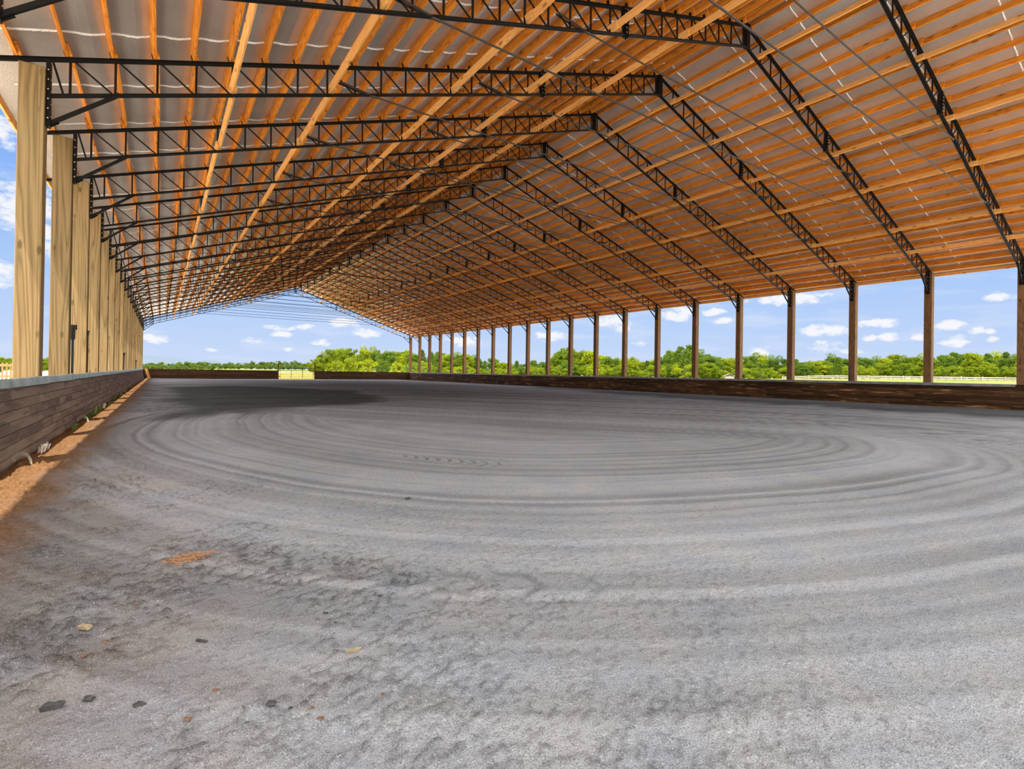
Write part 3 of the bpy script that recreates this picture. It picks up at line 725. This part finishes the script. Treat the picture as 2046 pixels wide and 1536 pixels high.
def lump(px, py, sx, sy, sz, mat, name, label, cat, group):
    x, y, z = at(px, py); bm = bmesh.new(); bmesh.ops.create_icosphere(bm, subdivisions=2, radius=1); r = random.Random(int(px*7+py))
    ph = [r.uniform(0, 6) for _ in range(6)]
    for v in bm.verts:
        c = v.co; k = 1+.22*math.sin(3*c.x+ph[0])*math.sin(2.6*c.y+ph[1])+.16*math.sin(5*c.y+4*c.z+ph[2])+.12*math.sin(6*c.x+ph[3]); v.co = Vector((c.x*k*sx, c.y*k*sy, c.z*k*sz))
    me = bpy.data.meshes.new(name); bm.to_mesh(me); bm.free(); me.materials.append(mat)
    tag(link(name, me, None, (x, y, z+sz*.25), (0, 0, r.uniform(-.4, .4)-YAW)), label, cat, group)
CL = [(178,1410,.022),(225,1315,.014),(232,1283,.016),(276,1417,.021),(542,1420,.020),(584,1427,.015),(650,1230,.015),(760,1195,.016)]
for i, (px, py, sz) in enumerate(sorted(CL)):
    lump(px, py, sz, sz*.7, sz*.4, mat_clod, 'dark_clod', f'small dark clod lying on the grey footing, {ordn(i+1)} of eight from the left', 'clod', 'dark clods on the footing')
FR = [(166,1324),(210,1288),(222,1261),(276,1217),(374,1456),(432,1385),(620,1422),(640,1443),(767,1395)]
for i, (px, py) in enumerate(FR):
    lump(px, py, .013, .009, .004, mat_frag, 'bark_fragment', f'tiny rust coloured fragment on the footing, {ordn(i+1)} of nine from the left', 'fragment', 'rust fragments on the footing')
def hoop(px, py, s, label):
    d = ray(px, py); t = (-14.83-CAM.x)/d.x; y = CAM.y+d.y*t; mb = MB()
    for q in range(3):
        a = .2*q; mb.tube([(.14*s*math.cos(math.pi*i/8)*(1-.12*q), .3*s*(i/8-.5)+.03*q, s*(.17-.03*q)*math.sin(math.pi*i/8)) for i in range(9)], .004*s, 5)
    tag(link('dry_stalk', mb.mesh('dry_stalk', mat_dry), None, (-14.80, y, floor_z(-14.8, y)-.005)), label, 'dry stalk')
hoop(35, 940, .8, 'bleached arched stalk at the foot of the left wall, nearest the camera')
hoop(161, 850, .8, 'bleached arched stalk at the foot of the left wall, farther back')
r = random.Random(9)
for i, y in enumerate([1.9, 4.6, 7.6, 9.8, 11.0, 12.1, 13.8, 15.0, 17.5, 20.5, 24.0, 29.0]):
    mb = MB(); sc = r.uniform(.5, 1.0)
    for j in range(26):
        a = r.uniform(0, 6.28); p = Vector((r.uniform(-.01, .05), r.gauss(0, .12), 0)); h = r.uniform(.06, .24)*sc
        q = p+Vector((abs(math.cos(a))*h*.4, math.sin(a)*h*.5, h)); w = Vector((-math.sin(a), math.cos(a), 0))*.012
        m_ = p.lerp(q, .6)+Vector((0, 0, .02)); nrm = Vector((0, 0, -.002))
        mb.raw([p-w*.4, p+w*.4, m_+w, q, m_-w], [(0, 1, 2, 3, 4)])
    o = link('weed_clump', mb.mesh('weed_clump', mat_weed if i not in (1, 6) else mat_dry), None, (-14.79, y, floor_z(-14.79, y)-.004))
    tag(o, f'small weed clump at the foot of left kickboards, {ordn(i+1)} from the near end', 'weed', 'weeds along the left wall')

# ------------------------------------------------------------------ trees
def tree_proto(seed, kind):
    """unit-height tree: crown of leaf sprays grouped in boughs, trunk with limbs"""
    r = np.random.default_rng(seed); cl = []
    if kind == 'shrub': nb, w, zb, lpb, ls = 22, .62, .0, 110, .052
    elif kind == 'pine': nb, w, zb, lpb, ls = 34, .26, .12, 95, .036
    elif kind == 'tall': nb, w, zb, lpb, ls = 46, .32, .02, 130, .042
    else: nb, w, zb, lpb, ls = 56, .46, .0, 130, .042
    for i in range(nb):
        if kind == 'pine':
            h = zb+(1-zb)*(i+.5)/nb; rad = w*(1-h)**.8+.03; a = i*2.4; cl.append((math.cos(a)*rad*.7, math.sin(a)*rad*.7, h*.96, .06+.10*(1-h)))
        else:
            u = r.normal(size=3); u /= np.linalg.norm(u); q = r.uniform(.45, 1)**.5
            c0 = zb+(1-zb)*.52; hz = (1-zb)*.44
            x, y, z = u[0]*w*q*.85, u[1]*w*q*.85, c0+u[2]*hz*q
            cl.append((x, y, z, r.uniform(.08, .145)*(1.25 if kind == 'shrub' else 1)))
    V, VAR = [], []
    for (x, y, z, br) in cl:
        n = lpb; d = r.normal(size=(n, 3)); d /= np.linalg.norm(d, axis=1)[:, None]; rad = br*r.uniform(.55, 1.08, size=(n, 1))
        c = np.array([x, y, z])+d*rad*np.array([1, 1, .8])
        nn = d+.6*r.normal(size=(n, 3)); nn /= np.linalg.norm(nn, axis=1)[:, None]
        t = np.cross(nn, r.normal(size=(n, 3))); t /= np.linalg.norm(t, axis=1)[:, None]; b = np.cross(nn, t)
        s = ls*r.uniform(.5, 1.1, size=(n, 1))
        quad = np.stack([c-t*s*.5-b*s*.35, c+t*s*.1-b*s*.55, c+t*s*.55+b*s*.2, c-t*s*.1+b*s*.55], 1)
        V.append(quad.reshape(-1, 3)); VAR.append(np.repeat(np.clip(r.uniform()*.6+r.uniform(size=n)*.4, 0, 1), 4))
    V = np.concatenate(V); VAR = np.concatenate(VAR); V[:, 2] = np.maximum(V[:, 2], .0); nq = len(V)//4
    me = bpy.data.meshes.new('crown'); me.vertices.add(len(V)); me.vertices.foreach_set('co', V.ravel().astype(np.float32))
    me.loops.add(len(V)); me.loops.foreach_set('vertex_index', np.arange(len(V), dtype=np.int32)); me.polygons.add(nq)
    me.polygons.foreach_set('loop_start', np.arange(0, len(V), 4, dtype=np.int32)); me.polygons.foreach_set('loop_total', np.full(nq, 4, np.int32))
    a = me.attributes.new('var', 'FLOAT', 'POINT'); a.data.foreach_set('value', VAR.astype(np.float32)); me.update(calc_edges=True)
    tb = MB(); tb.tube([(0, 0, -.04), (.006, 0, .25), (-.004, .006, .5), (0, 0, .8)], .022, 7, .006)
    for k in range(5):
        x, y, z, _ = cl[(k*7) % len(cl)]; tb.tube([(0, 0, max(.1, z-.22)), (x*.5, y*.5, z-.08), (x*.9, y*.9, z)], .009, 5, .003)
    return me, tb.mesh('trunk', mat_bark)
KINDS = {'round': ([tree_proto(s, 'round') for s in (1, 2, 3)], 'round crowned green tree'), 'tall': ([tree_proto(s, 'tall') for s in (4, 5)], 'tall green tree'),
         'pine': ([tree_proto(6, 'pine')], 'dark pointed tree'), 'shrub': ([tree_proto(s, 'shrub') for s in (7, 8)], 'low bushy shrub')}
MATV = {}
def crown_mesh(kind, i, mat):
    key = (kind, i, mat.name)
    if key not in MATV:
        me = KINDS[kind][0][i][0].copy(); me.materials.append(mat); MATV[key] = me
    return MATV[key]
right_px = [project((W, k*BAY, 1.05))[0] for k in range(21)]
TREES = []
def plant(px, ytop, dist, kind, wide=1.0, mat=None, zone='right', hmin=2.0):
    d = ray(px, ytop); hl = math.hypot(d.x, d.y); t = dist/hl; x, y, zt = CAM.x+d.x*t, CAM.y+d.y*t, CAM.z+d.z*t
    zb = float(terrain(x, y)); hh = max(zt-zb, hmin); rad = .35*hh*wide*(.7 if kind in ('tall', 'pine') else 1.3 if kind == 'shrub' else 1)
    for _ in range(18):                                      # step back until the crown stands clear of its neighbours
        if all(math.hypot(x-u[2], y-u[3]) > rad+u[10] for u in TREES): break
        dist += 4.0; t = dist/hl; x, y, zt = CAM.x+d.x*t, CAM.y+d.y*t, CAM.z+d.z*t; zb = float(terrain(x, y)); hh = max(zt-zb, hmin)
    TREES.append([px, dist, x, y, zb, max(zt-zb, hmin), kind, wide, mat or mat_leaf, zone, rad])
prof = [(820,697),(860,700),(900,706),(930,708),(960,713),(990,717),(1015,720),(1050,722),(1090,717),(1110,702),(1135,694),(1160,697),(1185,704),(1220,710),(1260,716),(1300,716),(1330,704),(1365,692),(1395,694),(1425,710),
        (1450,713),(1485,711),(1510,706),(1545,715),(1600,713),(1680,710),(1740,713),(1800,708),(1850,711),(1900,706),(1960,706),(2060,702)]
pf = lambda x: float(np.interp(x, [p[0] for p in prof], [p[1] for p in prof]))
rr = random.Random(21)
px = 824
while px < 2075:                                            # back row, its tops make the skyline
    D = 128+rr.uniform(-6, 14) if px > 1300 else 138+rr.uniform(-6, 12)
    k = rr.choice(['round', 'round', 'tall', 'tall', 'pine'])
    plant(px, pf(px)+rr.uniform(-3, 6), D, k, rr.uniform(.95, 1.3), mat_leaf_dark if k == 'pine' else (mat_leaf if rr.random() < .7 else mat_leaf_dark))
    px += rr.uniform(13, 20)
px = 830
while px < 2070:                                            # front row and shrubs
    D = 112+rr.uniform(0, 9)
    plant(px, pf(px)*.45+.55*(CYP+16)-rr.uniform(-4, 10), D, rr.choice(['round', 'shrub', 'shrub', 'round']), rr.uniform(1.2, 1.6), mat_leaf if rr.random() < .75 else mat_leaf_dark)
    px += rr.uniform(13, 19)
plant(1372, 690, 118, 'round', 1.15, mat_leaf_dark); plant(1507, 706, 116, 'round', 1.1, mat_leaf_dark); plant(1132, 694, 122, 'round', 1.0); plant(1178, 700, 124, 'tall', 1.0)
for px, yt, kd in ((628,716,'round'),(645,704,'round'),(662,697,'tall'),(682,692,'round'),(702,696,'round'),(722,693,'round'),(741,692,'round'),(757,697,'tall'),(773,698,'round'),(790,701,'round'),(806,704,'tall'),(815,702,'round'),
                   (638,726,'shrub'),(672,718,'shrub'),(700,715,'round'),(735,716,'shrub'),(766,720,'round'),(795,722,'shrub')):
    plant(px, yt+rr.uniform(-2, 2), (150 if yt < 712 else 128)+rr.uniform(-5, 8), kd, 1.05, mat_leaf if rr.random() < .75 else mat_leaf_dark, 'far')
px = 276
while px < 640:
    plant(px, 722+rr.uniform(-2, 5), 300+rr.uniform(-20, 30), rr.choice(['round', 'round', 'tall']), 1.3, mat_leaf_far, 'farleft'); px += rr.uniform(8, 13)
px = 282
while px < 640:
    plant(px, 729+rr.uniform(-2, 3), 235+rr.uniform(-15, 20), rr.choice(['round', 'shrub']), 1.35, mat_leaf_far, 'farleft'); px += rr.uniform(10, 16)
for px, yt in ((-12,714),(6,712),(22,716),(45,715),(70,717),(88,716),(100,714),(125,718),(150,717),(2,726),(30,727),(60,728),(90,727)):
    plant(px, yt, 150+rr.uniform(-10, 25)-(30 if yt > 722 else 0), 'round', 1.2, mat_leaf, 'left')
TREES.sort(key=lambda t: t[0]); cnt = {}
for px, dist, x, y, zb, h, kind, wide, mt, zone, _r in TREES:
    i = rr.randrange(len(KINDS[kind][0])); desc = KINDS[kind][1]
    if mt is mat_leaf_dark and kind != 'pine': desc = desc.replace('green', 'dark green').replace('low bushy', 'dark bushy')
    if zone == 'right':
        g = sum(1 for q in right_px if q > px)
        where = 'past the first right post' if g == 0 else ('beside the far right corner post' if g >= 20 else f'between the {ordn(g)} and {ordn(g+1)} right posts')
    else:
        where = {'far': 'beyond the far wall right of the gate', 'farleft': 'of the distant line left of the gate', 'left': 'seen past the nearest left posts'}[zone]
    key = (desc, where); cnt.setdefault(key, []).append((px, dist, x, y, zb, h, kind, wide, mt, i, zone))
for (desc, where), lst in cnt.items():
    for j, (px, dist, x, y, zb, h, kind, wide, mt, i, zone) in enumerate(lst):
        pos = '' if len(lst) == 1 else f', {ordn(j+1)} from left'
        t = empty('shrub' if kind == 'shrub' else 'tree', (x, y, zb), f'{desc} {where}{pos}', 'shrub' if kind == 'shrub' else 'tree',
                  {'right': 'trees beyond the right side', 'far': 'trees beyond the far wall', 'farleft': 'trees of the distant line', 'left': 'trees beyond the left side'}[zone])
        t.rotation_euler = (0, 0, rr.uniform(0, 6.28)); t.scale = (h*wide, h*wide, h)
        link('crown', crown_mesh(kind, i, mt), t); link('trunk', KINDS[kind][0][i][1], t)

# ------------------------------------------------------------------ fences, shed, hills
def rail_fence(p0, p1, n, height, rails, mat, label, thick=.05, rw=.14, pw=.12):
    p0, p1 = Vector(p0), Vector(p1); t = empty('rail_fence', (*p0.xy, float(terrain(*p0.xy))), label, 'fence'); d = p1-p0; zb0 = float(terrain(*p0.xy)); ang = math.atan2(d.y, d.x); ln = d.xy.length
    t.rotation_euler = (0, 0, ang)
    pm_ = MB(); pm_.box((-pw/2, -pw/2, -.3), (pw/2, pw/2, height+.08)); pme = bevel_mesh(pm_.mesh('fence_post', mat), .01)
    zs = [float(terrain(*(p0+d*(i/n)).xy))-zb0 for i in range(n+1)]
    for i in range(n+1): link('fence_post', pme, t, (ln*i/n, 0, zs[i]))
    for z in rails:
        mb = MB()
        for i in range(n): mb.bar((ln*i/n, -.08, z+zs[i]), (ln*(i+1)/n, -.08, z+zs[i+1]), thick, rw, (0, 1, 0))
        link('rail', mb.mesh('rail', mat), t)
rail_fence((83, -22, 0), (83, 44, 0), 28, .50, (.42, .16), mat_fence_g, 'long low grey rail fence across the field beyond the right posts', rw=.16)
dA = ray(-30, 740); dB = ray(30, 740)
q = lambda d, D: (CAM.x+d.x*D/math.hypot(d.x, d.y), CAM.y+d.y*D/math.hypot(d.x, d.y), 0)
rail_fence(q(dA, 60), q(dB, 60), 7, 1.35, (1.22, .30), mat_fence, 'new pale wooden rail fence outside, left of the nearest left post', rw=.2)
def shed():
    d = ray(1457, 752); t = 99/math.hypot(d.x, d.y); x, y = CAM.x+d.x*t, CAM.y+d.y*t
    e = empty('shed', (x, y, float(terrain(x, y))), 'small grey roofed shed under the trees beyond the right posts', 'shed'); e.rotation_euler = (0, 0, .6)
    mb = MB(); mb.box((-1.1, -.8, 0), (1.1, .8, .75)); link('shed_wall', mb.mesh('shed_wall', mat_fence_g), e)
    mb = MB(); mb.bar((-1.25, -.5, .95), (1.25, -.5, .95), 1.25, .04, (0, .85, .4)); mb.bar((-1.25, .5, .95), (1.25, .5, .95), 1.25, .04, (0, .85, -.4)); link('shed_roof', mb.mesh('shed_roof', mat_tin), e)
shed()
def hills():
    mb = MB(); prof = [(200, 716), (250, 711), (300, 710), (330, 712), (370, 716), (395, 721), (412, 719), (425, 719), (440, 723), (470, 728), (520, 731), (700, 733)]
    vs, n = [], 0
    for px, py in prof:
        for D, yy in ((2300, 745), (2600, py), (3000, 745)):
            d = ray(px, yy); t = D/math.hypot(d.x, d.y); z = CAM.z+d.z*t; vs.append((CAM.x+d.x*t, CAM.y+d.y*t, z if yy == py else -30)); 
    fs = []
    for i in range(len(prof)-1):
        a, b = 3*i, 3*i+3; fs += [(a, b, b+1, a+1), (a+1, b+1, b+2, a+2)]
    mb.raw(vs, fs); me = mb.mesh('hills', mat_hill_haze, smooth=True)
    tag(link('hills', me), 'low blue-grey hills on the horizon behind the far end', 'hills', kind='structure')
hills()
